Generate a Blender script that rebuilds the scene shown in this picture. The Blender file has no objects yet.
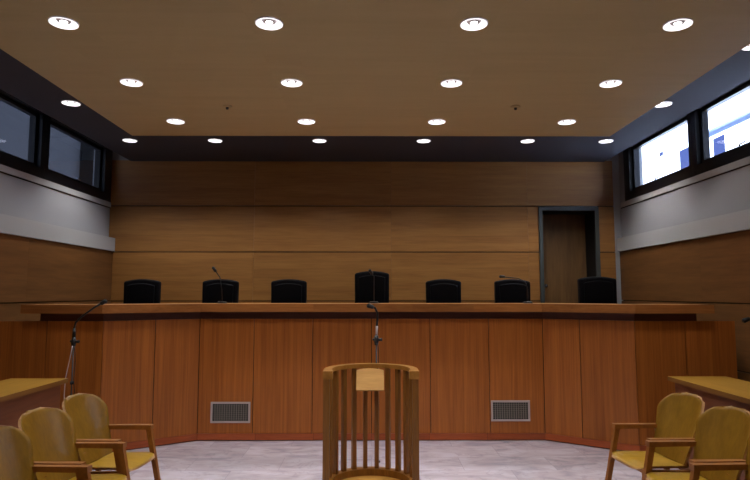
import bpy, bmesh, math, random
from mathutils import Vector, Matrix
random.seed(7)
PI = math.pi
scene = bpy.context.scene
COL = scene.collection

# ------------------------------------------------------------------ materials
def srgb(r, g, b):
    f = lambda c: (c/255/12.92) if c/255 <= .04045 else ((c/255+.055)/1.055)**2.4
    return (f(r), f(g), f(b), 1)

def new_mat(name):
    m = bpy.data.materials.new(name); m.use_nodes = True
    nt = m.node_tree; b = nt.nodes['Principled BSDF']
    return m, nt, b

def plain(name, col, rough=.5, metal=0, spec=.5, bump=0, bscale=200):
    m, nt, b = new_mat(name)
    b.inputs['Base Color'].default_value = col
    b.inputs['Roughness'].default_value = rough
    b.inputs['Metallic'].default_value = metal
    b.inputs['Specular IOR Level'].default_value = spec
    if bump:
        tc = nt.nodes.new('ShaderNodeTexCoord'); n = nt.nodes.new('ShaderNodeTexNoise')
        n.inputs['Scale'].default_value = bscale
        bp = nt.nodes.new('ShaderNodeBump'); bp.inputs['Strength'].default_value = bump
        nt.links.new(tc.outputs['Object'], n.inputs['Vector'])
        nt.links.new(n.outputs['Fac'], bp.inputs['Height'])
        nt.links.new(bp.outputs['Normal'], b.inputs['Normal'])
    return m

def emit(name, col, s):
    m, nt, b = new_mat(name)
    b.inputs['Base Color'].default_value = (.8, .8, .8, 1)
    b.inputs['Emission Color'].default_value = col
    b.inputs['Emission Strength'].default_value = s
    return m

def wood(name, c1, c2, stretch, scale=1.0, rough=.4, island=.12, objr=.0, stripe=0.0, spec=.4):
    """grain stretched along the axis whose stretch value is small"""
    m, nt, b = new_mat(name); N = nt.nodes; L = nt.links
    tc = N.new('ShaderNodeTexCoord'); geo = N.new('ShaderNodeNewGeometry'); oi = N.new('ShaderNodeObjectInfo')
    mp = N.new('ShaderNodeMapping'); mp.inputs['Scale'].default_value = [s*scale for s in stretch]
    # each board gets its own piece of veneer
    add = N.new('ShaderNodeVectorMath'); add.operation = 'ADD'
    sc = N.new('ShaderNodeMath'); sc.operation = 'MULTIPLY_ADD'; sc.inputs[1].default_value = 37; sc.inputs[2].default_value = 0
    sm = N.new('ShaderNodeMath'); sm.operation = 'ADD'
    L.new(geo.outputs['Random Per Island'], sm.inputs[0]); L.new(oi.outputs['Random'], sm.inputs[1])
    L.new(sm.outputs[0], sc.inputs[0])
    L.new(tc.outputs['Object'], mp.inputs['Vector'])
    L.new(mp.outputs['Vector'], add.inputs[0]); L.new(sc.outputs[0], add.inputs[1])
    n1 = N.new('ShaderNodeTexNoise'); n1.inputs['Scale'].default_value = 1; n1.inputs['Detail'].default_value = 6
    n1.inputs['Roughness'].default_value = .6; n1.inputs['Distortion'].default_value = .6
    L.new(add.outputs[0], n1.inputs['Vector'])
    n2 = N.new('ShaderNodeTexNoise'); n2.inputs['Scale'].default_value = 5; n2.inputs['Detail'].default_value = 3
    L.new(add.outputs[0], n2.inputs['Vector'])
    mx = N.new('ShaderNodeMath'); mx.operation = 'MULTIPLY_ADD'; mx.inputs[1].default_value = .35
    L.new(n2.outputs['Fac'], mx.inputs[0]); 
    ms = N.new('ShaderNodeMath'); ms.operation = 'MULTIPLY'; ms.inputs[1].default_value = .65
    L.new(n1.outputs['Fac'], ms.inputs[0]); L.new(ms.outputs[0], mx.inputs[2])
    ramp = N.new('ShaderNodeValToRGB'); ramp.color_ramp.elements[0].position = .36; ramp.color_ramp.elements[1].position = .64
    ramp.color_ramp.elements[0].color = c1; ramp.color_ramp.elements[1].color = c2
    L.new(mx.outputs[0], ramp.inputs['Fac'])
    # tint per board / per object
    v1 = N.new('ShaderNodeMapRange'); v1.inputs[3].default_value = 1-island; v1.inputs[4].default_value = 1+island
    L.new(geo.outputs['Random Per Island'], v1.inputs[0])
    v2 = N.new('ShaderNodeMapRange'); v2.inputs[3].default_value = 1-objr; v2.inputs[4].default_value = 1+objr
    L.new(oi.outputs['Random'], v2.inputs[0])
    vm = N.new('ShaderNodeMath'); vm.operation = 'MULTIPLY'
    L.new(v1.outputs[0], vm.inputs[0]); L.new(v2.outputs[0], vm.inputs[1])
    hs = N.new('ShaderNodeHueSaturation'); L.new(vm.outputs[0], hs.inputs['Value']); L.new(ramp.outputs['Color'], hs.inputs['Color'])
    L.new(hs.outputs['Color'], b.inputs['Base Color'])
    b.inputs['Roughness'].default_value = rough; b.inputs['Specular IOR Level'].default_value = spec
    bp = N.new('ShaderNodeBump'); bp.inputs['Strength'].default_value = .04
    L.new(n2.outputs['Fac'], bp.inputs['Height']); L.new(bp.outputs['Normal'], b.inputs['Normal'])
    return m

def marble(name):
    m, nt, b = new_mat(name); N = nt.nodes; L = nt.links
    tc = N.new('ShaderNodeTexCoord')
    br = N.new('ShaderNodeTexBrick'); br.inputs['Scale'].default_value = 1
    br.inputs['Brick Width'].default_value = .9; br.inputs['Row Height'].default_value = .45
    br.inputs['Mortar Size'].default_value = .0025; br.inputs['Mortar Smooth'].default_value = 0
    br.inputs['Color1'].default_value = (0, 0, 0, 1); br.inputs['Color2'].default_value = (1, 1, 1, 1); br.inputs['Mortar'].default_value = (.5, .5, .5, 1)
    L.new(tc.outputs['Object'], br.inputs['Vector'])
    off = N.new('ShaderNodeVectorMath'); off.operation = 'MULTIPLY_ADD'
    L.new(br.outputs['Color'], off.inputs[0]); off.inputs[1].default_value = (9, 5, 3); L.new(tc.outputs['Object'], off.inputs[2])
    mp = N.new('ShaderNodeMapping'); mp.inputs['Scale'].default_value = (1.3, 2.6, 1); mp.inputs['Rotation'].default_value = (0, 0, .35)
    L.new(off.outputs[0], mp.inputs['Vector'])
    n = N.new('ShaderNodeTexNoise'); n.inputs['Scale'].default_value = 1.6; n.inputs['Detail'].default_value = 8; n.inputs['Distortion'].default_value = 1.4
    L.new(mp.outputs[0], n.inputs['Vector'])
    r1 = N.new('ShaderNodeValToRGB')
    e = r1.color_ramp.elements
    e[0].position = .30; e[0].color = srgb(172, 166, 178); e[1].position = .62; e[1].color = srgb(204, 198, 210)
    v = e.new(.47); v.color = srgb(195, 186, 195)
    L.new(n.outputs['Fac'], r1.inputs['Fac'])
    # thin veins
    n2 = N.new('ShaderNodeTexNoise'); n2.inputs['Scale'].default_value = 1.1; n2.inputs['Detail'].default_value = 10; n2.inputs['Distortion'].default_value = 2.2
    L.new(mp.outputs[0], n2.inputs['Vector'])
    r2 = N.new('ShaderNodeValToRGB'); q = r2.color_ramp.elements
    q[0].position = .475; q[0].color = (0, 0, 0, 1); q[1].position = .525; q[1].color = (0, 0, 0, 1)
    w = q.new(.5); w.color = (1, 1, 1, 1)
    L.new(n2.outputs['Fac'], r2.inputs['Fac'])
    mix = N.new('ShaderNodeMix'); mix.data_type = 'RGBA'
    k = N.new('ShaderNodeMath'); k.operation = 'MULTIPLY'; k.inputs[1].default_value = .3
    L.new(r2.outputs['Color'], k.inputs[0]); L.new(k.outputs[0], mix.inputs[0])
    L.new(r1.outputs['Color'], mix.inputs[6]); mix.inputs[7].default_value = srgb(128, 124, 138)
    mm = N.new('ShaderNodeMix'); mm.data_type = 'RGBA'
    L.new(br.outputs['Fac'], mm.inputs[0]); L.new(mix.outputs[2], mm.inputs[6]); mm.inputs[7].default_value = srgb(166, 159, 168)
    tv = N.new('ShaderNodeMapRange'); tv.inputs[3].default_value = .90; tv.inputs[4].default_value = 1.06
    L.new(br.outputs['Color'], tv.inputs[0])
    th = N.new('ShaderNodeHueSaturation'); L.new(tv.outputs[0], th.inputs['Value']); L.new(mm.outputs[2], th.inputs['Color'])
    L.new(th.outputs['Color'], b.inputs['Base Color'])
    b.inputs['Roughness'].default_value = .22; b.inputs['Specular IOR Level'].default_value = .35
    return m

def glass_mat(name, tint):
    m = bpy.data.materials.new(name); m.use_nodes = True; nt = m.node_tree; N = nt.nodes; L = nt.links
    N.clear()
    out = N.new('ShaderNodeOutputMaterial'); mix = N.new('ShaderNodeMixShader')
    fr = N.new('ShaderNodeFresnel'); ge = N.new('ShaderNodeNewGeometry')
    io = N.new('ShaderNodeMapRange'); io.inputs[3].default_value = 1.5; io.inputs[4].default_value = 1/1.5
    L.new(ge.outputs['Backfacing'], io.inputs[0]); L.new(io.outputs[0], fr.inputs['IOR'])
    t = N.new('ShaderNodeBsdfTransparent'); t.inputs['Color'].default_value = tint
    g = N.new('ShaderNodeBsdfGlossy'); g.inputs['Roughness'].default_value = .02
    L.new(fr.outputs[0], mix.inputs[0]); L.new(t.outputs[0], mix.inputs[1]); L.new(g.outputs[0], mix.inputs[2])
    L.new(mix.outputs[0], out.inputs['Surface'])
    return m

M = {}
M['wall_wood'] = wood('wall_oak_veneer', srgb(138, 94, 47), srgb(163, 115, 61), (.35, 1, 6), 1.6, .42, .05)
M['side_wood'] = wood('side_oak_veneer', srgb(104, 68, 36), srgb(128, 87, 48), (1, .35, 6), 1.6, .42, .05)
M['raft_wood'] = wood('raft_veneer', srgb(190, 172, 126), srgb(198, 180, 133), (.25, 2.5, 1), 1.2, .55, 0)
M['bench_wood'] = wood('sapele_veneer', srgb(150, 84, 30), srgb(188, 112, 46), (17, 17, .3), 1.6, .38, .03, .08)
M['plinth_wood'] = wood('plinth_veneer', srgb(156, 76, 40), srgb(182, 92, 48), (1.2, 1.2, 10), 1.5, .4, .12)
M['top_wood'] = wood('worktop_veneer', srgb(140, 86, 42), srgb(176, 116, 62), (.7, 3, 8), 1.5, .3, .16)
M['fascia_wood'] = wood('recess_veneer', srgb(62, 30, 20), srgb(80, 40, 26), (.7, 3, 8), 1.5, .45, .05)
M['desk_top'] = wood('desk_top_oak', srgb(150, 110, 36), srgb(172, 130, 48), (4, .5, 4), 1.5, .35, .05)
M['desk_edge'] = wood('desk_edge_oak', srgb(112, 74, 34), srgb(134, 92, 44), (4, .5, 4), 1.5, .4, .05)
M['desk_body'] = wood('desk_body_veneer', srgb(104, 60, 38), srgb(130, 78, 48), (4, .6, 6), 1.5, .45, .04)
M['chair_ply'] = wood('chair_plywood', srgb(120, 87, 20), srgb(142, 105, 29), (5, 5, .6), 2.2, .35, 0, .06)
M['chair_seat'] = wood('chair_seat_plywood', srgb(150, 116, 28), srgb(172, 134, 40), (.8, 6, 5), 2.2, .35, 0, .06)
M['chair_edge'] = wood('plywood_edge', srgb(150, 108, 66), srgb(180, 136, 90), (5, 5, 30), 2, .5, 0)
M['chair_frame'] = wood('chair_beech', srgb(128, 78, 30), srgb(156, 98, 42), (3, 3, 2), 3, .4, .05, .06)
M['stand_wood'] = wood('stand_oak', srgb(116, 74, 26), srgb(148, 98, 40), (12, 12, .8), 1.5, .38, .06, .05)
M['stand_rail'] = wood('stand_rail_oak', srgb(146, 98, 38), srgb(176, 122, 54), (3, 3, 3), 3, .32, .03)
M['stand_ledge'] = wood('maple_board', srgb(190, 138, 60), srgb(206, 154, 74), (1.2, 10, 10), 2, .4, 0)
M['door_wood'] = wood('door_leaf_veneer', srgb(104, 76, 46), srgb(130, 96, 58), (5, 5, .5), 1.5, .45, 0)
M['plaster'] = plain('grey_white_plaster', srgb(166, 168, 173), .8, bump=.03, bscale=60)
M['ledge'] = plain('ledge_paint', srgb(182, 184, 185), .6)
M['soffit'] = plain('dark_soffit_paint', srgb(66, 67, 78), .85)
M['groove'] = plain('dark_backing', srgb(42, 24, 14), .8)
M['black_metal'] = plain('black_window_frame', srgb(14, 14, 22), .35)
M['door_frame'] = plain('grey_door_frame', srgb(66, 72, 72), .45)
M['dark_reveal'] = plain('dark_reveal', srgb(14, 14, 14), .7)
M['leather'] = plain('black_leather', srgb(8, 8, 14), .65, 0, .14, bump=.05, bscale=180)
M['black'] = plain('matt_black_plastic', srgb(14, 14, 16), .45)
M['chrome'] = plain('chrome', (.7, .7, .72, 1), .2, 1)
M['steel'] = plain('grey_stand_steel', (.045, .042, .04, 1), .5, .2)
M['white_trim'] = plain('white_trim', srgb(235, 232, 236), .35)
M['vent_metal'] = plain('vent_aluminium', srgb(196, 182, 176), .5, .1)
M['vent_dark'] = plain('vent_dark', srgb(46, 46, 44), .8)
M['vent_slat'] = plain('vent_slat', srgb(132, 126, 116), .5, .1)
M['marble'] = marble('marble_floor')
M['glass'] = glass_mat('window_glass', (.92, .95, 1, 1))
M['glass_dim'] = glass_mat('window_glass_left', (.85, .9, 1, 1))
M['reflector_glow'] = emit('reflected_lamp_glow', (1, .95, 1, 1), 1.25)  # glow put into the reflector in place of lamp light bouncing off it
M['lamp'] = emit('lamp_glow', (1, .97, .96, 1), 6)
M['lamp_cap'] = plain('lamp_cap', srgb(190, 182, 180), .4)
M['facade'] = plain('daylight_blue_render', srgb(208, 224, 250), .9)  # white wall with the blue cast of daylight mixed into its colour
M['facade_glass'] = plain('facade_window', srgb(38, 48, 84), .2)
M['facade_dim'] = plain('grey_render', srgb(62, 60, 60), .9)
M['pane_reflection'] = plain('dark_pane_reflection', srgb(10, 10, 11), .9)  # dark colour imitating the back wall's reflection in the left panes
M['dais'] = plain('dais_carpet', srgb(60, 44, 34), .95)
M['pave'] = plain('pavement', srgb(150, 150, 150), .95)

# ------------------------------------------------------------------ mesh builder
class MB:
    def __init__(s): s.bm = bmesh.new(); s.mi = 0
    def faces(s, vs, fs):
        bv = [s.bm.verts.new(v) for v in vs]
        out = []
        for f in fs:
            try:
                q = s.bm.faces.new([bv[i] for i in f]); q.material_index = s.mi; out.append(q)
            except ValueError: pass
        return bv, out
    def box(s, x0, x1, y0, y1, z0, z1):
        return s.faces([(x0,y0,z0),(x1,y0,z0),(x1,y1,z0),(x0,y1,z0),(x0,y0,z1),(x1,y0,z1),(x1,y1,z1),(x0,y1,z1)],
                [(0,3,2,1),(4,5,6,7),(0,1,5,4),(1,2,6,5),(2,3,7,6),(3,0,4,7)])
    def prism(s, poly, z0, z1):
        n = len(poly)
        vs = [(x,y,z0) for x,y in poly]+[(x,y,z1) for x,y in poly]
        return s.faces(vs, [tuple(range(n-1,-1,-1)), tuple(range(n,2*n))]+[(i,(i+1)%n,(i+1)%n+n,i+n) for i in range(n)])
    def seg(s, p0, p1, z0, z1, t):
        """slab along p0->p1, thickness t to the left of the direction"""
        d = Vector((p1[0]-p0[0], p1[1]-p0[1])).normalized(); n = Vector((-d.y, d.x))*t
        return s.prism([p0, p1, (p1[0]+n.x, p1[1]+n.y), (p0[0]+n.x, p0[1]+n.y)], z0, z1)
    def beam(s, a, b, w, h, up=(0,0,1), w2=None, h2=None):
        """rectangular bar from a to b, w sideways, h along up"""
        a = Vector(a); b = Vector(b); d = (b-a).normalized(); u = Vector(up)
        sd = d.cross(u).normalized(); u = sd.cross(d).normalized()
        w2 = w if w2 is None else w2; h2 = h if h2 is None else h2
        vs = []
        for p, ww, hh in ((a,w,h),(b,w2,h2)):
            for i, j in ((-1,-1),(1,-1),(1,1),(-1,1)): vs.append(p+sd*(i*ww/2)+u*(j*hh/2))
        return s.faces(vs, [(0,1,2,3),(7,6,5,4),(0,4,5,1),(1,5,6,2),(2,6,7,3),(3,7,4,0)])
    def tube(s, pts, r, n=10, caps=True):
        pts = [Vector(p) for p in pts]; rs = r if isinstance(r, (list, tuple)) else [r]*len(pts)
        rings = []; prev = None
        for i, p in enumerate(pts):
            d = (pts[min(i+1,len(pts)-1)]-pts[max(i-1,0)]).normalized()
            if prev is None: u = d.orthogonal().normalized()
            else: u = (prev-d*prev.dot(d)).normalized()
            prev = u; v = d.cross(u)
            rings.append([s.bm.verts.new(p+(u*math.cos(2*PI*k/n)+v*math.sin(2*PI*k/n))*rs[i]) for k in range(n)])
        for a, b in zip(rings, rings[1:]):
            for k in range(n):
                f = s.bm.faces.new((a[k],a[(k+1)%n],b[(k+1)%n],b[k])); f.material_index = s.mi; f.smooth = True
        if caps:
            f = s.bm.faces.new(rings[0][::-1]); f.material_index = s.mi
            f = s.bm.faces.new(rings[-1]); f.material_index = s.mi
    def lathe(s, prof, c=(0,0,0), n=32, close=False):
        rings = []
        for r, z in prof:
            if r < 1e-6: rings.append([s.bm.verts.new((c[0],c[1],c[2]+z))])
            else: rings.append([s.bm.verts.new((c[0]+r*math.cos(2*PI*k/n), c[1]+r*math.sin(2*PI*k/n), c[2]+z)) for k in range(n)])
        pr = list(zip(rings, rings[1:]))
        if close: pr.append((rings[-1], rings[0]))
        for a, b in pr:
            for k in range(n):
                q = [a[k%len(a)], a[(k+1)%n%len(a)], b[(k+1)%n%len(b)], b[k%len(b)]]
                u = []
                for v in q:
                    if v not in u: u.append(v)
                if len(u) > 2:
                    f = s.bm.faces.new(u); f.material_index = s.mi; f.smooth = True
    def bevel(s, w, seg=2, ang=.6):
        es = [e for e in s.bm.edges if len(e.link_faces) == 2 and e.calc_face_angle(0) > ang]
        bmesh.ops.bevel(s.bm, geom=es, offset=w, offset_type='OFFSET', segments=seg, profile=.6, affect='EDGES', clamp_overlap=True)
    def build(s, name, mats, parent=None, smooth=False, normals=True):
        if normals: bmesh.ops.recalc_face_normals(s.bm, faces=s.bm.faces)
        me = bpy.data.meshes.new(name); s.bm.to_mesh(me); s.bm.free()
        for m in (mats if isinstance(mats, (list, tuple)) else [mats]): me.materials.append(M[m])
        if smooth:
            for p in me.polygons: p.use_smooth = True
        o = bpy.data.objects.new(name, me); COL.objects.link(o)
        if parent: o.parent = parent
        return o

def tag(o, label=None, cat=None, group=None, kind=None):
    if label: o['label'] = label
    if cat: o['category'] = cat
    if group: o['group'] = group
    if kind: o['kind'] = kind
    return o
def empty(name, loc=(0,0,0), rz=0):
    o = bpy.data.objects.new(name, None); COL.objects.link(o); o.location = loc; o.rotation_euler = (0,0,rz)
    o.empty_display_size = .1
    return o
def struct(o, label, cat):
    return tag(o, label, cat, kind='structure')
def copy_tree(o, parent=None):
    c = o.copy(); COL.objects.link(c)
    if parent: c.parent = parent
    for ch in list(o.children): copy_tree(ch, c)
    return c

# ------------------------------------------------------------------ room constants (metres)
YB = 9.6                       # face of the rear wood cladding
XL, XR = -4.22, 4.07           # faces of the lower side cladding
PL, PR = -4.30, 4.13           # plaster planes of the side walls
YR = -2.2                      # wall behind the camera
ZS = 3.88                      # dark soffit
ZR = 3.66                      # underside of the wooden raft
RX, RY0, RY1 = 2.985, -1.2, 7.2
ROWS = [6.57, 5.33, 4.12, 2.90]  # last row is unseen, added to light the front chairs
COLS = [-2.235, -.745, .745, 2.235]
ZP = .80                       # dais

# ------------------------------------------------------------------ floor
b = MB(); b.box(-4.5, 4.5, YR-.2, 10.6, -.12, 0)
struct(b.build('floor', 'marble'), 'pale grey veined marble tile floor', 'floor')
b = MB(); b.prism([(XL, 7.0), (-2.95, 7.0), (-2.05, 7.55), (2.05, 7.55), (2.95, 7.0), (XR, 7.0), (XR, 9.63), (XL, 9.63)], .002, ZP)
struct(b.build('trim_1', 'dais'), 'raised dais floor behind the long judges bench', 'platform')

# ------------------------------------------------------------------ rear wall: structural wall + clad panels
DX0, DX1, DZ = 2.752, 3.742, 3.125
b = MB()
b.mi = 0
b.box(-4.5, DX0+.02, 9.64, 10.2, 0, 4.3); b.box(DX1-.02, 4.5, 9.64, 10.2, 0, 4.3); b.box(DX0+.02, DX1-.02, 9.64, 10.2, DZ-.02, 4.3)
struct(b.build('wall_back', 'plaster'), 'white plaster back wall behind the wood cladding', 'wall')
b = MB(); g = .008
b.mi = 1
b.box(-4.298, DX0-.002, 9.622, 9.639, .8, 3.9); b.box(DX1+.002, 4.0, 9.622, 9.639, .8, 3.9); b.box(DX0-.002, DX1+.002, 9.622, 9.639, DZ+.012, 3.9)
b.mi = 0
zs = [.802, 1.579, 2.376, 3.136, 3.905]; xs = [-4.298, -1.927, .322, 2.573, 4.0]
for i in range(4):
    for j in range(4):
        x0, x1 = xs[j]+.0012, xs[j+1]-.0012; z0, z1 = zs[i]+g, zs[i+1]-g
        if j < 3: b.box(x0, x1, YB, 9.621, z0, z1)
        elif i == 3: b.box(x0, x1, YB, 9.621, z0, z1)
        else:
            b.box(x0, DX0-.003, YB, 9.621, z0, z1); b.box(DX1+.003, x1, YB, 9.621, z0, z1)
struct(b.build('trim_2', ['wall_wood', 'groove']), 'large horizontal-grain wood panels cladding the back wall', 'cladding')

# ------------------------------------------------------------------ side walls
WINS = {'L': [(5.55, 7.62), (7.62, 9.598)], 'R': [(5.40, 7.39), (7.39, 9.44)]}
Z0W, Z1W = 3.19, 4.16
def side_wall(s, P, X, ledge_face, name, nm):
    sg = -1 if s == 'L' else 1
    y0w = WINS[s][0][0]; y1w = WINS[s][-1][1]
    def bx(m, xa, xb, y0, y1, z0, z1): m.box(min(xa,xb), max(xa,xb), y0, y1, z0, z1)
    b = MB(); o = P+sg*.30
    bx(b, P, o, YR, 9.64, 0, Z0W); bx(b, P, o, YR, 9.64, Z1W, 4.3)
    bx(b, P, o, YR, y0w, Z0W, Z1W); bx(b, P, o, y1w, 9.64, Z0W, Z1W)
    struct(b.build('wall_'+name, 'plaster'), 'white plaster %s wall with a high strip window' % name, 'wall')
    # cladding boards, three courses
    b = MB(); b.mi = 1
    bx(b, P-sg*.001, P-sg*.03, YR, 9.6, 0, 2.385); b.mi = 0
    zz = [.02, .845, 1.59, 2.385]; yy = [YR, .35, 2.65, 4.95, 7.25, 9.598]
    for i in range(3):
        for j in range(5):
            bx(b, P-sg*.031, X, yy[j]+.001, yy[j+1]-.001, zz[i]+.008, zz[i+1]-(.008 if i < 2 else 0))
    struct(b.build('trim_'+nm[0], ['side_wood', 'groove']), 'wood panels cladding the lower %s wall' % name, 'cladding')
    b = MB(); bx(b, P-sg*.001, ledge_face, YR, 9.598, 2.387, 2.60); b.bevel(.008, 2)
    struct(b.build('trim_'+nm[1], 'ledge'), 'pale boxed ledge along the %s wall' % name, 'ledge')
    b = MB(); bx(b, P-sg*.001, P-sg*.018, YR, 9.6, 3.11, Z0W-.002); b.mi = 1; bx(b, P-sg*.001, P-sg*.012, YR, 9.6, 3.095, 3.108)
    struct(b.build('trim_'+nm[2], ['ledge', 'groove']), 'thin sill board under the %s windows' % name, 'sill')
side_wall('L', PL, XL, -4.19, 'left', ('3','4','5'))
side_wall('R', PR, XR, 4.035, 'right', ('6','7','8'))

def window(idx, s, y0, y1, P, label, glass, fe=.095):
    sg = -1 if s == 'L' else 1
    xi, xo = P-sg*.01, P+sg*.16
    def bx(m, xa, xb, *r): m.box(min(xa,xb), max(xa,xb), *r)
    b = MB()
    fw = .095
    bx(b, xi, xo, y0+.002, y1-.002, Z0W, Z0W+.13); bx(b, xi, xo, y0+.002, y1-.002, Z1W-.12, Z1W)
    bx(b, xi, xo, y0+.002, y0+fw, Z0W+.13, Z1W-.12); bx(b, xi, xo, y1-fe, y1-.002, Z0W+.13, Z1W-.12)
    fr = struct(b.build('window_%d' % idx, 'black_metal'), label, 'window')
    b = MB(); a0, a1, c0, c1 = y0+fw+.002, y1-fe-.002, Z0W+.132, Z1W-.122; w = .05
    xa, xb = P+sg*.05, P+sg*.12
    bx(b, xa, xb, a0, a1, c0, c0+w); bx(b, xa, xb, a0, a1, c1-w, c1)
    bx(b, xa, xb, a0, a0+w, c0+w, c1-w); bx(b, xa, xb, a1-w, a1, c0+w, c1-w)
    sash = b.build('sash', 'black_metal', fr)
    b = MB(); bx(b, P+sg*.085, P+sg*.091, a0+w-.01, a1-w+.01, c0+w-.01, c1-w+.01)
    b.build('glass_pane', glass, sash)
    b = MB(); ym = (a0+a1)/2+.1; xh = P+sg*.05
    b.tube([(xh, ym, c0+.03), (xh-sg*.03, ym, c0+.03), (xh-sg*.035, ym-.02, c0+.05), (xh-sg*.035, ym-.12, c0+.06)], .009)
    b.build('window_handle', 'chrome', sash)
    return fr
window(1, 'L', *WINS['L'][1], PL, 'far black framed high window in the left wall, dim grey outside', 'glass_dim', .25)
window(2, 'L', *WINS['L'][0], PL, 'near black framed high window in the left wall, cut by the picture edge', 'glass_dim')
window(3, 'R', *WINS['R'][1], PR, 'far black framed high window in the right wall, bright daylight outside', 'glass', .20)
window(4, 'R', *WINS['R'][0], PR, 'near black framed high window in the right wall, cut by the picture edge', 'glass')

b = MB(); b.box(-4.60, 4.43, YR-.3, YR-.001, 0, 4.3)
struct(b.build('wall_rear', 'plaster'), 'plain wall at the back of the public seating side', 'wall')

# ------------------------------------------------------------------ ceilings with real recess holes
def holed(b, x0, x1, y0, y1, z, holes, r, depth, a):
    """flat underside with round wells of given depth"""
    hx = sorted(set([round(h[0],4) for h in holes])); hy = sorted(set([round(h[1],4) for h in holes]))
    gx = sorted([x0, x1]+[c+d for c in hx for d in (-a, a)]); gy = sorted([y0, y1]+[c+d for c in hy for d in (-a, a)])
    hs = {(round(h[0],3), round(h[1],3)) for h in holes}; n = 32
    for i in range(len(gx)-1):
        for j in range(len(gy)-1):
            xa, xb, ya, yb = gx[i], gx[i+1], gy[j], gy[j+1]
            cx, cy = (xa+xb)/2, (ya+yb)/2
            if abs((xb-xa)-2*a) < 1e-3 and abs((yb-ya)-2*a) < 1e-3 and (round(cx,3), round(cy,3)) in hs:
                outer = []; inner = []; top = []
                for k in range(n):
                    t = 2*PI*k/n; c, s_ = math.cos(t), math.sin(t); m = max(abs(c), abs(s_))
                    outer.append((cx+a*c/m, cy+a*s_/m, z)); inner.append((cx+r*c, cy+r*s_, z)); top.append((cx+r*c, cy+r*s_, z+depth))
                vs = outer+inner+top
                b.faces(vs, [(k, n+k, n+(k+1)%n, (k+1)%n) for k in range(n)] +
                            [(n+k, 2*n+k, 2*n+(k+1)%n, n+(k+1)%n) for k in range(n)] + [tuple(2*n+k for k in range(n))])
            else:
                b.faces([(xa,ya,z),(xa,yb,z),(xb,yb,z),(xb,ya,z)], [(0,1,2,3)])
b = MB()
holed(b, -RX, RX, RY0, RY1, ZR, [(x,y) for x in COLS for y in ROWS], .092, .10, .15)
zt = ZS-.001
b.faces([(-RX,RY0,ZR),(RX,RY0,ZR),(RX,RY1,ZR),(-RX,RY1,ZR),(-RX,RY0,zt),(RX,RY0,zt),(RX,RY1,zt),(-RX,RY1,zt)],
        [(0,1,5,4),(1,2,6,5),(2,3,7,6),(3,0,4,7),(4,5,6,7)])
struct(b.build('ceiling_panel', 'raft_wood', normals=False), 'large lowered brown wood ceiling panel studded with downlights', 'ceiling')
SL, SRX = -3.45, 3.36
SOFF = [(SL, 8.28), (-2.235, 8.25), (-.745, 8.24), (.745, 8.24), (2.235, 8.26), (SRX, 8.28), (SL, 6.60), (SRX, 6.60), (SRX, 4.99), (SL, 4.97)]
SOFF = [(x, 8.25) if y > 8 else (x, y) for x, y in SOFF]
SOFF = [(x, 4.98) if 4.9 < y < 5 else (x, y) for x, y in SOFF]
b = MB(); SX0, SX1 = -3.98, 3.86
holed(b, SX0, SX1, YR, 9.6, ZS, SOFF, .092, .10, .15)
b.faces([(SX0,YR,ZS),(SX1,YR,ZS),(SX1,9.6,ZS),(SX0,9.6,ZS),(SX0,YR,4.05),(SX1,YR,4.05),(SX1,9.6,4.05),(SX0,9.6,4.05)],
        [(0,1,5,4),(1,2,6,5),(2,3,7,6),(3,0,4,7),(4,5,6,7)])
struct(b.build('ceiling', 'soffit', normals=False), 'dark grey plaster soffit around the lowered wood panel', 'ceiling')
b = MB(); b.box(-4.62, 4.6, YR-.3, 10.3, 4.302, 4.5)
struct(b.build('ceiling_slab', 'soffit'), 'dark structural slab above the soffit', 'ceiling')

# ------------------------------------------------------------------ downlights
LAMP = bpy.data.lights.new('lamp_light', 'SPOT')
LAMP.energy = 52; LAMP.spot_size = math.radians(110); LAMP.spot_blend = .7; LAMP.shadow_soft_size = .06; LAMP.color = (1.0, .96, .94)
LAMP_E = LAMP.copy(); LAMP_E.energy = 32
LAMP_S = LAMP.copy(); LAMP_S.energy = 82; LAMP_S.spot_size = math.radians(127); LAMP_S.spot_blend = .55
def make_downlight():
    r = empty('recessed_downlight')
    b = MB(); b.lathe([(.086, .004), (.086, -.004), (.092, -.008), (.101, -.006), (.103, -.0005), (.091, -.0005)], close=True)
    b.build('trim_ring', 'white_trim', r)
    b = MB(); b.lathe([(.0860, -.0085), (.0855, -.002), (.075, .010), (.055, .020), (.055, .024), (.076, .014), (.0865, .002), (.0865, -.0082), (.097, -.0085), (.098, -.0105), (.096, -.0115), (.087, -.0105)], close=True); b.build('reflector', 'reflector_glow', r)  # self-glowing cone; its outer lip widens the imitated lamp glow
    b = MB(); b.lathe([(.027, .024), (.056, .024), (.056, .019), (.045, .006), (.032, .002), (.027, .004)], close=True); b.build('socket_ring', 'lamp_cap', r)
    b = MB(); b.lathe([(0, .024), (.0265, .024), (.0265, .004), (.018, -.002), (0, -.003)]); b.build('bulb', 'lamp', r)
    b = MB(); b.box(-.016, .016, -.016, .016, .0245, .08); b.build('lamp_holder', 'lamp_cap', r)
    l = bpy.data.objects.new('lamp', LAMP); COL.objects.link(l); l.parent = r; l.location = (0, 0, -.012)
    return r
proto = make_downlight()
ROWN = ['back row', 'middle row', 'front row']
COLN = ['far left', 'left of centre', 'right of centre', 'far right']
first = True
def put_light(loc, label, group):
    global first
    o = proto if first else copy_tree(proto)
    first = False
    o.location = loc; tag(o, label, 'ceiling light', group)
    if loc[2] > 3.7:
        for ch in o.children:
            if ch.type == 'LIGHT': ch.data = LAMP_S if loc[1] > 8 else LAMP_E
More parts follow.
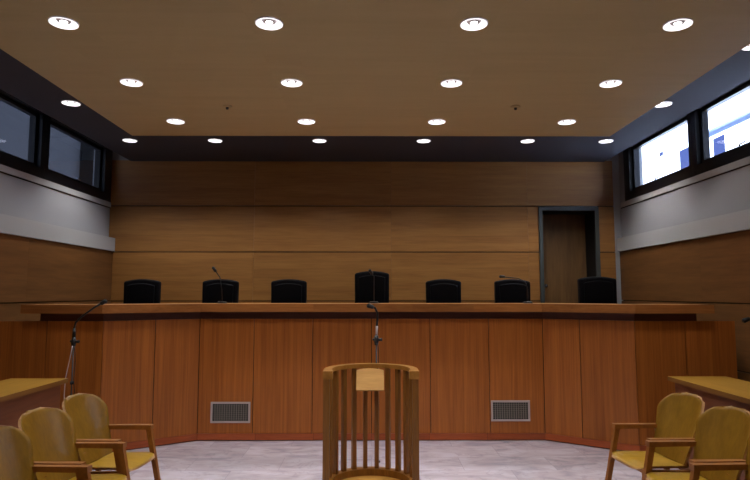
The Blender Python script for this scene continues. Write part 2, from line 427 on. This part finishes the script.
for i, y in enumerate(ROWS):
    for j, x in enumerate(COLS):
        if i < 3: lb = 'recessed downlight in the wood ceiling, %s one of the %s' % (COLN[j], ROWN[i])
        else: lb = 'added unseen downlight in the wood ceiling panel, lighting the chairs below'
        put_light((x, y, ZR), lb, 'downlights in the wood ceiling panel')
SN = ['round downlight in the dark soffit, at its far left corner', 'second downlight from the left along the dark back soffit',
      'third downlight from the left along the dark back soffit', 'third downlight from the right along the dark back soffit',
      'second downlight from the right along the dark back soffit', 'round downlight in the dark soffit, at its far right corner',
      'round downlight in the dark soffit beside the left windows', 'round downlight in the soffit beside the far right window',
      'round downlight in the right soffit cut by the picture edge']
for k, (x, y) in enumerate(SOFF):
    put_light((x, y, ZS), SN[k] if k < 9 else 'round downlight in the side soffit outside the picture', 'downlights in the dark soffit')

# two small ceiling sensors
def sensor(x, y, label):
    b = MB(); b.lathe([(0, 0), (.05, 0), (.05, -.008), (.034, -.014), (0, -.014)], n=24)
    o = b.build('ceiling_sensor', 'raft_wood'); o.location = (x, y, ZR-.0005)
    tag(o, label, 'sensor', 'ceiling sensors')
    b = MB(); b.lathe([(0, -.0145), (.016, -.0145), (.014, -.034), (0, -.036)], n=16); b.build('sensor_tip', 'steel', o)
sensor(-1.515, 6.03, 'small round sensor on the wood ceiling, left of centre')
sensor(1.515, 6.03, 'small round sensor on the wood ceiling, right of centre')

# ------------------------------------------------------------------ back doorway
b = MB(); fw = .062
b.box(DX0, DX0+fw, 9.58, 9.635, ZP, DZ); b.box(DX1-fw, DX1, 9.58, 9.635, ZP, DZ); b.box(DX0+fw, DX1-fw, 9.58, 9.635, DZ-fw, DZ)
dr = struct(b.build('door_1', 'door_frame'), 'grey framed recessed doorway at the right of the back wall', 'door')
b = MB(); b.box(DX0+.021, DX0+.059, 9.641, 10.199, ZP, DZ-.061); b.box(DX1-.059, DX1-.021, 9.641, 10.199, ZP, DZ-.061); b.box(DX0+.059, DX1-.059, 9.641, 10.199, DZ-.06, DZ-.021)
b.box(DX0+.06, DX1-.06, 10.101, 10.2, ZP, DZ-.06); b.box(DX0+.059, DX1-.059, 9.6, 10.2, ZP-.05, ZP-.001)
b.build('reveal', 'dark_reveal', dr)
b = MB(); b.box(DX0+.062, DX1-.062, 10.05, 10.099, ZP+.005, DZ-.065)
lf = b.build('door_leaf', 'door_wood', dr)
b = MB(); b.lathe([(0, 0), (.024, 0), (.024, .012), (.012, .014), (.012, .03), (.027, .036), (.03, .05), (.022, .064), (0, .067)], n=16)
kb = b.build('door_knob', 'chrome', lf); kb.rotation_euler = (PI/2, 0, 0); kb.location = (2.965, 10.049, 1.83)

# ------------------------------------------------------------------ judges' bench
bench = empty('judges_bench', (0, 7.0, 0))
tag(bench, 'long faceted reddish wood judges bench across the room', 'bench')
OY = 7.0
P0, P1, P2, P3, P4, P5 = (-4.02, 6.43), (-2.90, 6.43), (-2.02, 7.0), (2.02, 7.0), (2.86, 6.43), (3.955, 6.43)
def rel(p): return (p[0], p[1]-OY)
def lerp(a, b, t): return (a[0]+(b[0]-a[0])*t, a[1]+(b[1]-a[1])*t)
facets = [(P0, P1, [0, .46, 1]), (P1, P2, [0, .52, 1]), (P2, P3, [0, .158, .329, .5, .671, .842, 1]), (P3, P4, [0, .42, 1]), (P4, P5, [0, .5, 1])]
PZ0, PZ1 = .085, 1.402
for a, c, ts in facets:
    L = math.dist(a, c); e = .0042/L
    for t0, t1 in zip(ts, ts[1:]):
        b = MB(); b.seg(rel(lerp(a, c, t0+e)), rel(lerp(a, c, t1-e)), PZ0, PZ1, .02)
        b.build('front_panel', 'bench_wood', bench)
def offs(d):
    """the bench front line moved back by d"""
    pts = [P0, P1, P2, P3, P4, P5]; out = []
    for i, p in enumerate(pts):
        ns = []
        for q0, q1 in ((pts[i-1], p) if i else (None, None), (p, pts[i+1]) if i < 5 else (None, None)):
            if q0 is None: continue
            v = Vector((q1[0]-q0[0], q1[1]-q0[1])).normalized(); ns.append(Vector((-v.y, v.x)))
        n = ns[0] if len(ns) == 1 else (ns[0]+ns[1])/(1+ns[0].dot(ns[1]))
        out.append((p[0]+n.x*d, p[1]-OY+n.y*d))
    return out
f, r_ = offs(.022), offs(.07)
b = MB(); b.prism(f+r_[::-1], .0, PZ1); b.build('carcass', 'groove', bench)
b = MB()
f2, f3 = offs(-.008), offs(.018)
for i in range(5):
    n = 6 if i == 2 else 1
    for k in range(n):
        A, B = lerp(f2[i], f2[i+1], k/n+.0004), lerp(f2[i], f2[i+1], (k+1)/n-.0004)
        Cc, D = lerp(f3[i], f3[i+1], (k+1)/n-.0004), lerp(f3[i], f3[i+1], k/n+.0004)
        b.prism([A, B, Cc, D], .012, .083)
b.build('plinth', 'plinth_wood', bench)
def trimmed(pts, xa, xb):
    q = list(pts); q[0] = (xa, q[0][1]); q[-1] = (xb, q[-1][1]); return q
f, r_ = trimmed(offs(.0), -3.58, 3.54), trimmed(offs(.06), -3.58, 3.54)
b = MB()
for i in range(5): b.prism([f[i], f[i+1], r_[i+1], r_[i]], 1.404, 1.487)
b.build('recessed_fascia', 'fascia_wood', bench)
# worktop: slab plus lipping boards along its front edge
TX0, TX1 = -3.74, 3.68
f, r_ = trimmed(offs(-.085), TX0, TX1), trimmed(offs(.62), TX0, TX1)
b = MB(); b.prism(f+r_[::-1], 1.488, 1.578); wt = b.build('worktop', 'top_wood', bench)
fo = trimmed(offs(-.10), TX0, TX1)
b = MB()
cuts = {2: [0, .33, .575, .62, .80, 1]}
for i in range(5):
    ts = cuts.get(i, [0, 1])
    for t0, t1 in zip(ts, ts[1:]):
        b.prism([lerp(fo[i], fo[i+1], t0), lerp(fo[i], fo[i+1], t1), lerp(f[i], f[i+1], t1), lerp(f[i], f[i+1], t0)], 1.487, 1.579)
b.build('worktop_lipping', 'top_wood', bench)
# vent grilles let into the front
def vent(x0, x1, z0, z1):
    b = MB(); y = -.012; t = .022
    b.box(x0, x1, y, -.0005, z0, z0+t); b.box(x0, x1, y, -.0005, z1-t, z1)
    b.box(x0, x0+t, y, -.0005, z0+t, z1-t); b.box(x1-t, x1, y, -.0005, z0+t, z1-t)
    v = b.build('vent_grille', 'vent_metal', bench); v['label'] = 'silver framed ventilation grille'
    b = MB(); b.box(x0+t, x1-t, -.0035, -.0005, z0+t, z1-t); b.build('vent_backing', 'vent_dark', v)
    b = MB(); n = 15
    for k in range(1, n):
        x = x0+t+(x1-x0-2*t)*k/n; b.box(x-.0045, x+.0045, -.010, -.004, z0+t, z1-t)
    for k in range(1, 8):
        z = z0+t+(z1-z0-2*t)*k/8; b.box(x0+t, x1-t, -.0085, -.0036, z-.003, z+.003)
    b.build('vent_slats', 'vent_slat', v)
vent(-1.868, -1.408, .205, .444); vent(1.394, 1.848, .221, .457)

# ------------------------------------------------------------------ judges' chairs
def soft_panel(w, h, t, arch, bev, taper=1.0):
    """upholstered panel in xz plane, thickness along y, convex arched top"""
    b = MB(); n = 12; out = [(-w/2*taper, 0), (w/2*taper, 0)]
    for k in range(n+1):
        u = 1-2*k/n; out.append((u*w/2, h-arch*(u**2)))
    m = len(out)
    vs = [(x, -t/2, z) for x, z in out]+[(x, t/2, z) for x, z in out]
    b.faces(vs, [tuple(range(m)), tuple(range(2*m-1, m-1, -1))]+[(i, i+m, (i+1)%m+m, (i+1)%m) for i in range(m)])
    bmesh.ops.recalc_face_normals(b.bm, faces=b.bm.faces)
    b.bevel(bev, 3, .5)
    return b
def make_judge_chair(hb, w=.50):
    r = empty('swivel_chair')
    b = soft_panel(w, hb-.50, .11, .035, .03, .97); o = b.build('backrest', 'leather', r, True); o.location = (0, .27, .50)
    b = soft_panel(w-.12, hb-.62, .03, .03, .012, .97); c = b.build('back_cushion', 'leather', o, True); c.location = (0, -.062, .06)
    b = MB(); b.box(-.25, .25, -.27, .24, .40, .50); b.bevel(.03, 3); b.build('seat', 'leather', r, True)
    for s in (-1, 1):
        b = MB(); b.box(s*.29-.03, s*.29+.03, -.20, .18, .63, .665); b.bevel(.012, 2)
        b.tube([(s*.29, .02, .635), (s*.29, .02, .44), (s*.2, .02, .405)], .014); b.build('armrest', 'black', r)
    b = MB(); b.tube([(0, 0, .40), (0, 0, .12)], .028, 14); b.build('gas_lift', 'chrome', r)
    for k in range(5):
        a = 2*PI*k/5+.3; c, s = math.cos(a), math.sin(a)
        b = MB(); b.beam((.0, .0, .115), (.28*c, .28*s, .085), .05, .04, w2=.03, h2=.025); leg = b.build('base_arm', 'black', r)
        b = MB(); b.tube([(.28*c-.02*s, .28*s+.02*c, .03), (.28*c+.02*s, .28*s-.02*c, .03)], .029, 14)
        b.tube([(.28*c, .28*s, .085), (.28*c, .28*s, .03)], .01, 8); b.build('castor', 'black', leg)
    return r
JC = [(-3.225, 1.103, 'far left end of the bench'), (-2.124, 1.103, 'second from the left, upright microphone before it'),
      (-1.162, 1.103, 'third from the left, just left of the tall one'), (.007, 1.216, 'taller than the others, at the bench centre'),
      (1.015, 1.103, 'third from the right, just right of the tall one'), (1.989, 1.103, 'second from the right, low microphone before it'),
      (3.192, 1.14, 'far right end, in front of the doorway')]
cp = None
for x, hb, lb in JC:
    if abs(hb-1.103) < .001:
        o = cp = make_judge_chair(hb) if cp is None else copy_tree(cp)
    else: o = make_judge_chair(hb, .53 if x > 3 else .49)
    o.location = (x, 8.06, ZP); tag(o, 'black leather judge chair, '+lb, 'chair', 'black chairs behind the judges bench')

# ------------------------------------------------------------------ desk microphones on the bench
def desk_mic(base, pts, label):
    r = empty('desk_microphone', base); tag(r, label, 'microphone', 'gooseneck microphones on the judges bench')
    b = MB(); b.lathe([(0, 0), (.06, 0), (.06, .012), (.045, .024), (0, .026)], n=24); b.build('base', 'black', r)
    q = [Vector(p)-Vector(base) for p in pts]
    b = MB(); b.tube(q, .006, 8); b.build('gooseneck', 'black', r)
    d = (q[-1]-q[-2]).normalized()
    b = MB(); b.tube([q[-1]-d*.02, q[-1]-d*.015, q[-1]+d*.045, q[-1]+d*.055], [.008, .017, .019, .011], 12); b.build('capsule', 'black', r)
desk_mic((-1.85, 7.34, 1.578), [(-1.85,7.34,1.6), (-1.86,7.34,1.75), (-1.885,7.34,1.9), (-1.945,7.33,1.985)], 'thin gooseneck microphone standing on the bench, pointing up left')
desk_mic((1.95, 7.36, 1.578), [(1.95,7.36,1.6), (1.95,7.36,1.76), (1.92,7.355,1.85), (1.83,7.35,1.89), (1.65,7.345,1.907)], 'gooseneck microphone on the bench bent nearly level to the left')
desk_mic((.03, 7.36, 1.578), [(.03,7.36,1.6), (.03,7.36,1.8), (.03,7.35,1.91), (.0,7.33,1.955)], 'gooseneck microphone on the bench before the tall centre chair')

# ------------------------------------------------------------------ floor microphone stands
def mic_stand(base, pole_top, neck, label, tilt=0, white=True, R=.13):
    r = empty('microphone_stand', base); tag(r, label, 'microphone stand', 'floor microphone stands')
    B = Vector(base)
    b = MB(); b.tube([(0,0,.055), (0,0,pole_top)], .0075, 10); b.build('pole', 'steel', r)
    b = MB(); b.lathe([(0,0), (R,0), (R,.012), (R*.9,.022), (.03,.034), (.018,.06), (0,.06)], n=36); b.build('round_base', 'black', r)
    b = MB(); b.tube([(0,0,.80), (0,0,.83)], .017, 12); b.build('height_clutch', 'black', r)
    b = MB(); b.tube([(0,0,pole_top-.02), (0,0,pole_top+.015), (0,0,pole_top+.07)], [.017,.024,.018], 12); cl = b.build('clutch', 'black', r)
    b = MB(); b.tube([(0,0,pole_top+.03), (.055,0,pole_top+.03)], [.01,.016], 10); b.tube([(0,0,pole_top+.03), (-.035,0,pole_top+.035)], [.01,.012], 10); b.build('clutch_knob', 'black', cl)
    q = [Vector(p)-B for p in neck]
    if white:
        b = MB(); b.tube([(0,0,pole_top+.07), q[0]], .011, 10); b.build('collar', 'vent_metal', r)['label'] = 'pale metal collar'
    else:
        b = MB(); b.tube([(0,0,pole_top+.07), q[0]], [.018,.014], 10); b.build('collar', 'black', r)
    b = MB(); b.tube(q, .010, 8); b.build('gooseneck', 'black', r)
    d = (q[-1]-q[-2]).normalized()
    b = MB(); b.tube([q[-1]-d*.01, q[-1], q[-1]+d*.05, q[-1]+d*.06], [.012,.019,.022,.014], 12); b.build('capsule', 'black', r)
    # cable running down the pole
    b = MB(); n = 14
    b.tube([(.012+.010*math.sin(k*1.1) + (.03 if not white else 0)*math.sin(PI*k/n), -.014, pole_top+.0-(pole_top-.03)*k/n) for k in range(n+1)], .0035, 6); b.build('cable', 'black', r)
    return r
cm = mic_stand((.047, 5.62, 0), 1.235, [(.052,5.62,1.395), (.056,5.61,1.45), (.055,5.60,1.52), (.034,5.59,1.566), (.012,5.58,1.573)],
          'microphone stand on the floor behind the curved witness stand', R=.125)
ms = mic_stand((-2.985, 5.98, 0), 1.19, [(-2.985,5.98,1.35), (-2.97,5.97,1.41), (-2.90,5.96,1.475), (-2.78,5.95,1.56), (-2.71,5.95,1.60)],
          'microphone stand beside the end of the left desk', white=False, R=.14)
ms2 = mic_stand((3.70, 5.42, 0), 1.19, [(3.70,5.42,1.33), (3.69,5.41,1.42), (3.63,5.4,1.48), (3.53,5.4,1.495), (3.45,5.4,1.468)],
          'microphone at the right picture edge above the right desk', white=False, R=.14)
b = MB(); b.tube([(.0,.03,.05), (-.03,.12,.006), (-.02,.30,.006), (.028,.47,.006)], .004, 6); b.tube([(.02,.45,.012), (.034,.50,.012)], .011, 8)
b.build('plug_cable', 'black', cm)
# pale cable hanging from the left stand
b = MB(); b.tube([(0.0,-.02,1.18), (-.012,-.02,1.10), (-.03,-.02,1.0), (-.055,-.02,.86), (-.06,-.02,.70), (-.05,-.02,.5), (-.03,-.02,.02)], .0045, 8)
b.build('loose_cable', 'vent_metal', ms)['label'] = 'pale loose cable'

# ------------------------------------------------------------------ side desks
def desk(x0, x1, y1, label):
    y0 = 1.6; zt = .88; h = .042
    r = empty('side_desk', ((x0+x1)/2, y1, 0)); tag(r, label, 'desk', 'side desks'); cx = (x0+x1)/2
    w = (x1-x0)/2
    b = MB(); b.box(-w, w, y0-y1, 0, zt-h, zt); b.bevel(.003, 1)
    for f in b.bm.faces:
        if abs(f.normal.z) < .5 or f.calc_center_median().z < zt-.01: f.material_index = 1
    b.build('desk_top', ['desk_top', 'desk_edge'], r)
    s = 1 if x0 < 0 else -1                        # side facing the aisle
    a = s*(w-.045)
    b = MB(); b.box(min(a, a-s*.03), max(a, a-s*.03), y0-y1+.05, -.05, .0, zt-h-.0005); b.build('front_panel', 'desk_body', r)
    for y in (-.05, y0-y1+.05+.03):
        b = MB(); lo, hi = sorted((-s*(w-.05), a-s*.031)); b.box(lo, hi, y-.03, y, 0, zt-h-.0005); b.build('end_panel', 'desk_body', r)
desk(-3.50, -2.945, 5.83, 'long wooden desk along the left wall behind the chairs')
desk(2.945, 3.525, 5.93, 'long wooden desk along the right wall behind the chairs')

# ------------------------------------------------------------------ front armchairs (face +x)
def ply_sheet(fn, nu, nv, t, mats, name, parent):
    """curved plywood: fn(u,v) -> centre point, normal by differences; edge faces take the second material"""
    b = MB(); e = 1e-3; top = []; bot = []
    for j in range(nv+1):
        ra, rb = [], []
        for i in range(nu+1):
            u, v = i/nu, j/nv
            p = Vector(fn(u, v)); du = Vector(fn(min(u+e,1), v))-Vector(fn(max(u-e,0), v)); dv = Vector(fn(u, min(v+e,1)))-Vector(fn(u, max(v-e,0)))
            n = du.cross(dv)
            n = n.normalized() if n.length > 1e-12 else Vector((1,0,0))
            ra.append(b.bm.verts.new(p+n*t/2)); rb.append(b.bm.verts.new(p-n*t/2))
        top.append(ra); bot.append(rb)
    def q(*vs, mi=0):
        f = b.bm.faces.new(vs); f.material_index = mi; f.smooth = mi == 0
    for j in range(nv):
        for i in range(nu):
            q(top[j][i], top[j][i+1], top[j+1][i+1], top[j+1][i]); q(bot[j][i], bot[j+1][i], bot[j+1][i+1], bot[j][i+1])
    for i in range(nu):
        q(top[0][i+1], top[0][i], bot[0][i], bot[0][i+1], mi=1); q(top[nv][i], top[nv][i+1], bot[nv][i+1], bot[nv][i], mi=1)
    for j in range(nv):
        q(top[j][0], top[j+1][0], bot[j+1][0], bot[j][0], mi=1); q(top[j+1][nu], top[j][nu], bot[j][nu], bot[j+1][nu], mi=1)
    return b.build(name, mats, parent)
def make_armchair():
    r = empty('armchair')
    # backrest: concave plywood with big rounded top corners, leaning back
    z0, z1 = .40, .900
    def back(u, v):
        z = z0+(z1-z0)*v
        hw = .205+.063*min(v/.75, 1)
        c = .15/(z1-z0)
        if v > 1-c:
            k = (v-(1-c))/c; hw = hw-.15*(1-math.sqrt(max(0, 1-k*k)))
        if v < .14:
            k = (.14-v)/.14; hw = hw-.03*(1-math.sqrt(max(0, 1-k*k)))
        y = (2*u-1)*hw
        arch = .012*(1-(2*u-1)**2)*max(0, (v-.9)/.1)
        x = -.175-.19*v+.075*(abs(y)/.265)**3
        return (x, y, z+arch)
    ply_sheet(back, 18, 26, .016, ['chair_ply', 'chair_edge'], 'backrest', r)
    def seat(u, v):
        x = -.165+.385*v; hw = .228-.02*(1-v)
        if v > .86: k = (v-.86)/.14; hw -= .05*(1-math.sqrt(max(0, 1-k*k)))
        y = (2*u-1)*hw
        z = .428-.012*(1-(2*u-1)**2)-.022*max(0, (v-.7)/.3)**2-.012*(1-v)
        return (x, y, z)
    ply_sheet(seat, 14, 18, .016, ['chair_seat', 'chair_edge'], 'seat', r)
    for s in (-1, 1):
        y = s*.250
        b = MB(); b.beam((.265, y, 0), (.135, y, .607), .036, .030, up=(1,0,0), w2=.034, h2=.040); b.bevel(.005, 2); b.build('leg', 'chair_frame', r)
        b = MB(); b.beam((-.34, y, 0), (-.215, y, .607), .034, .030, up=(1,0,0), w2=.034, h2=.038); b.bevel(.005, 2); b.build('leg', 'chair_frame', r)
        b = MB(); b.beam((.162, y, .622), (-.255, y, .615), .052, .036, w2=.044, h2=.032); b.bevel(.008, 2); b.build('armrest', 'chair_frame', r)
        b = MB(); b.beam((.20, s*.228, .392), (-.245, s*.228, .372), .028, .045)
        b.box(.155, .19, min(s*.228, s*.250), max(s*.228, s*.250), .375, .405); b.box(-.275, -.245, min(s*.228, s*.250), max(s*.228, s*.250), .355, .385)
        b.build('seat_rail', 'chair_frame', r)
    b = MB(); b.box(-.235, -.21, -.213, .213, .352, .392); b.box(.14, .165, -.213, .213, .368, .408); b.build('cross_rail', 'chair_frame', r)
    for s in (-1, 1):
        b = MB(); b.beam((-.232, s*.1, .37), (-.205, s*.1, .50), .04, .016, up=(1,0,0)); b.build('back_bracket', 'chair_frame', r)
    return r
ac = make_armchair()
AC = [(-1.965, 4.67, 0, 'yellow plywood armchair on the left, farthest back and nearest the bench'),
      (-1.945, 4.09, 0, 'yellow plywood armchair on the left, middle of the three'),
      (-1.925, 3.52, 0, 'yellow plywood armchair on the left, nearest and cut by the picture edge'),
      (2.165, 4.68, PI, 'yellow plywood armchair on the right, farthest back and nearest the bench'),
      (2.175, 4.11, PI, 'yellow plywood armchair on the right, middle of the three'),
      (2.185, 3.54, PI, 'yellow plywood armchair on the right, nearest and cut by the picture edge')]
for i, (x, y, rz, lb) in enumerate(AC):
    o = ac if i == 0 else copy_tree(ac)
    o.location = (x, y, 0); o.rotation_euler = (0, 0, rz+(-.105 if x < 0 else .105)); tag(o, lb, 'chair', 'plywood armchairs in the side rows')

# ------------------------------------------------------------------ witness stand
ws = empty('witness_stand', (-.004, 5.05, 0)); tag(ws, 'curved slatted wooden witness stand standing on the marble in front', 'witness stand')
R = .40
def arc(rad, n=40, ext=.15):
    return [(-rad, -ext)]+[(-rad*math.cos(PI*k/n), rad*math.sin(PI*k/n)) for k in range(n+1)]+[(rad, -ext)]
def band(b, ro, ri, z0, z1, ext=.15):
    o, i_ = arc(ro, ext=ext), arc(ri, ext=ext); n = len(o)
    vs = [(x,y,z) for z in (z0, z1) for ring in (o, i_) for x, y in ring]
    fs = []
    for k in range(n-1):
        fs += [(k, k+1, n+k+1, n+k), (2*n+k, 3*n+k, 3*n+k+1, 2*n+k+1), (k, 2*n+k, 2*n+k+1, k+1), (n+k, n+k+1, 3*n+k+1, 3*n+k)]
    fs += [(0, n, 3*n, 2*n), (n-1, 3*n-1, 4*n-1, 2*n-1)]
    b.faces(vs, fs)
b = MB(); band(b, .394, .330, 1.032, 1.068, .135); b.bevel(.006, 2, .8); b.build('top_rail', 'stand_rail', ws)
for s in (-1, 1):
    b = MB(); b.box(s*.352-.040, s*.352+.040, -.20, -.125, 1.006, 1.071); b.bevel(.006, 2); b.build('rail_end', 'stand_rail', ws)
    b = MB(); b.box(s*.362-.026, s*.362+.026, -.19, -.13, .0, 1.0055); b.bevel(.004, 1); b.build('post', 'stand_wood', ws)
for k in range(10):
    a = PI*(k+1)/11; x, y = -.366*math.cos(a), .366*math.sin(a)
    b = MB(); w = .0185
    b.box(-w, w, -w, w, .150, 1.0315); b.bevel(.003, 1)
    o = b.build('spindle', 'stand_wood', ws); o.location = (x, y, 0); o.rotation_euler = (0, 0, PI/2-a)
b = MB(); band(b, .405, .325, .0, .15, .12); b.bevel(.008, 2, .8); b.build('base_rim', 'stand_wood', ws)
b = MB(); b.prism(arc(.324, ext=.12)[::-1], .0, .095); b.build('base_board', 'stand_ledge', ws)
# small slanted reading board hung inside the rail
b = MB(); n = 10; w = .122; pts = [(-w, 0), (w, 0)]
hh = .21
for k in range(n+1):
    u = 1-2*k/n; pts.append((u*w, hh-.02*u*u))
m = len(pts)
b.faces([(x, z, 0) for x, z in pts]+[(x, z, .02) for x, z in pts], [tuple(range(m-1,-1,-1)), tuple(range(m, 2*m))]+[(i, (i+1)%m, (i+1)%m+m, i+m) for i in range(m)])
o = b.build('reading_board', 'stand_ledge', ws); o.location = (-.008, .205, .848); o.rotation_euler = (math.radians(56), 0, 0)
o['label'] = 'pale slanted reading board'
b = MB()
for s in (-1, 1): b.box(s*.075-.012-.008, s*.075+.012-.008, .235, .345, .865, .90)
b.build('board_bracket', 'stand_wood', ws)

# ------------------------------------------------------------------ outside
b = MB(); b.box(-60, 60, -40, 70, -.6, -.121)
struct(b.build('ground', 'pave'), 'paved ground outside', 'ground')
r = empty('exterior_building', (9.5, 14, -.5)); tag(r, 'bright white building seen through the right windows', 'building')
b = MB(); b.box(0, 6, -12, 20, 0, 11); b.build('facade_wall', 'facade', r)
b = MB(); b.box(-.18, -.001, -12, 2.35, 6.70, 6.86); b.box(-.25, -.001, -12, 20, 8.0, 8.3); b.box(-.10, -.001, 2.2, 2.35, 0, 6.69); b.build('cornice', 'facade', r)
for (ya, yb, za, zb) in ((1.34, 1.98, 5.0, 6.52), (3.05, 3.75, 5.0, 6.62), (-1.6, -.9, 5.0, 6.5), (4.65, 5.0, 6.62, 6.86), (6.4, 7.1, 5.0, 6.6)):
    b = MB(); b.box(-.03, -.001, ya, yb, za, zb); wf = b.build('window_frame', 'facade', r)
    b = MB(); b.box(-.04, -.031, ya+.06, yb-.06, za+.06, zb-.06); b.build('pane', 'facade_glass', wf)
r = empty('exterior_building', (-9.2, 14, -.5)); tag(r, 'dim grey building seen through the left windows', 'building')
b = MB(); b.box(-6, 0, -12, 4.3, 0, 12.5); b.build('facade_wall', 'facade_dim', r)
b = MB(); b.box(-5.5, .5, 4.301, 30, 0, 12.5); b.build('reflection_block', 'pane_reflection', r)  # made-up block standing in for the dark reflection in the left glass

# ------------------------------------------------------------------ daylight
w = bpy.data.worlds.new('sky_world'); scene.world = w; w.use_nodes = True
bg = w.node_tree.nodes['Background']; bg.inputs['Color'].default_value = (.72, .82, 1, 1); bg.inputs['Strength'].default_value = .5
sun = bpy.data.lights.new('sun', 'SUN'); sun.energy = 34.0; sun.angle = .02; sun.color = (1, .97, .95)
so = bpy.data.objects.new('sun', sun); COL.objects.link(so)
so.rotation_euler = Vector((.80, .12, -.58)).to_track_quat('-Z', 'Y').to_euler()

# ------------------------------------------------------------------ camera
cam = bpy.data.cameras.new('camera'); co = bpy.data.objects.new('camera', cam); COL.objects.link(co)
cam.sensor_width = 36; cam.lens = 36*588/750; cam.clip_start = .05; cam.clip_end = 200
co.location = (0, 0, 1.7); co.rotation_euler = (PI/2+math.radians(5.199), 0, -math.radians(.3396))
scene.camera = co
scene.view_settings.view_transform = 'Standard'; scene.view_settings.look = 'None'
scene.view_settings.gamma = 1; scene.view_settings.exposure = 0; scene.view_settings.use_curve_mapping = False
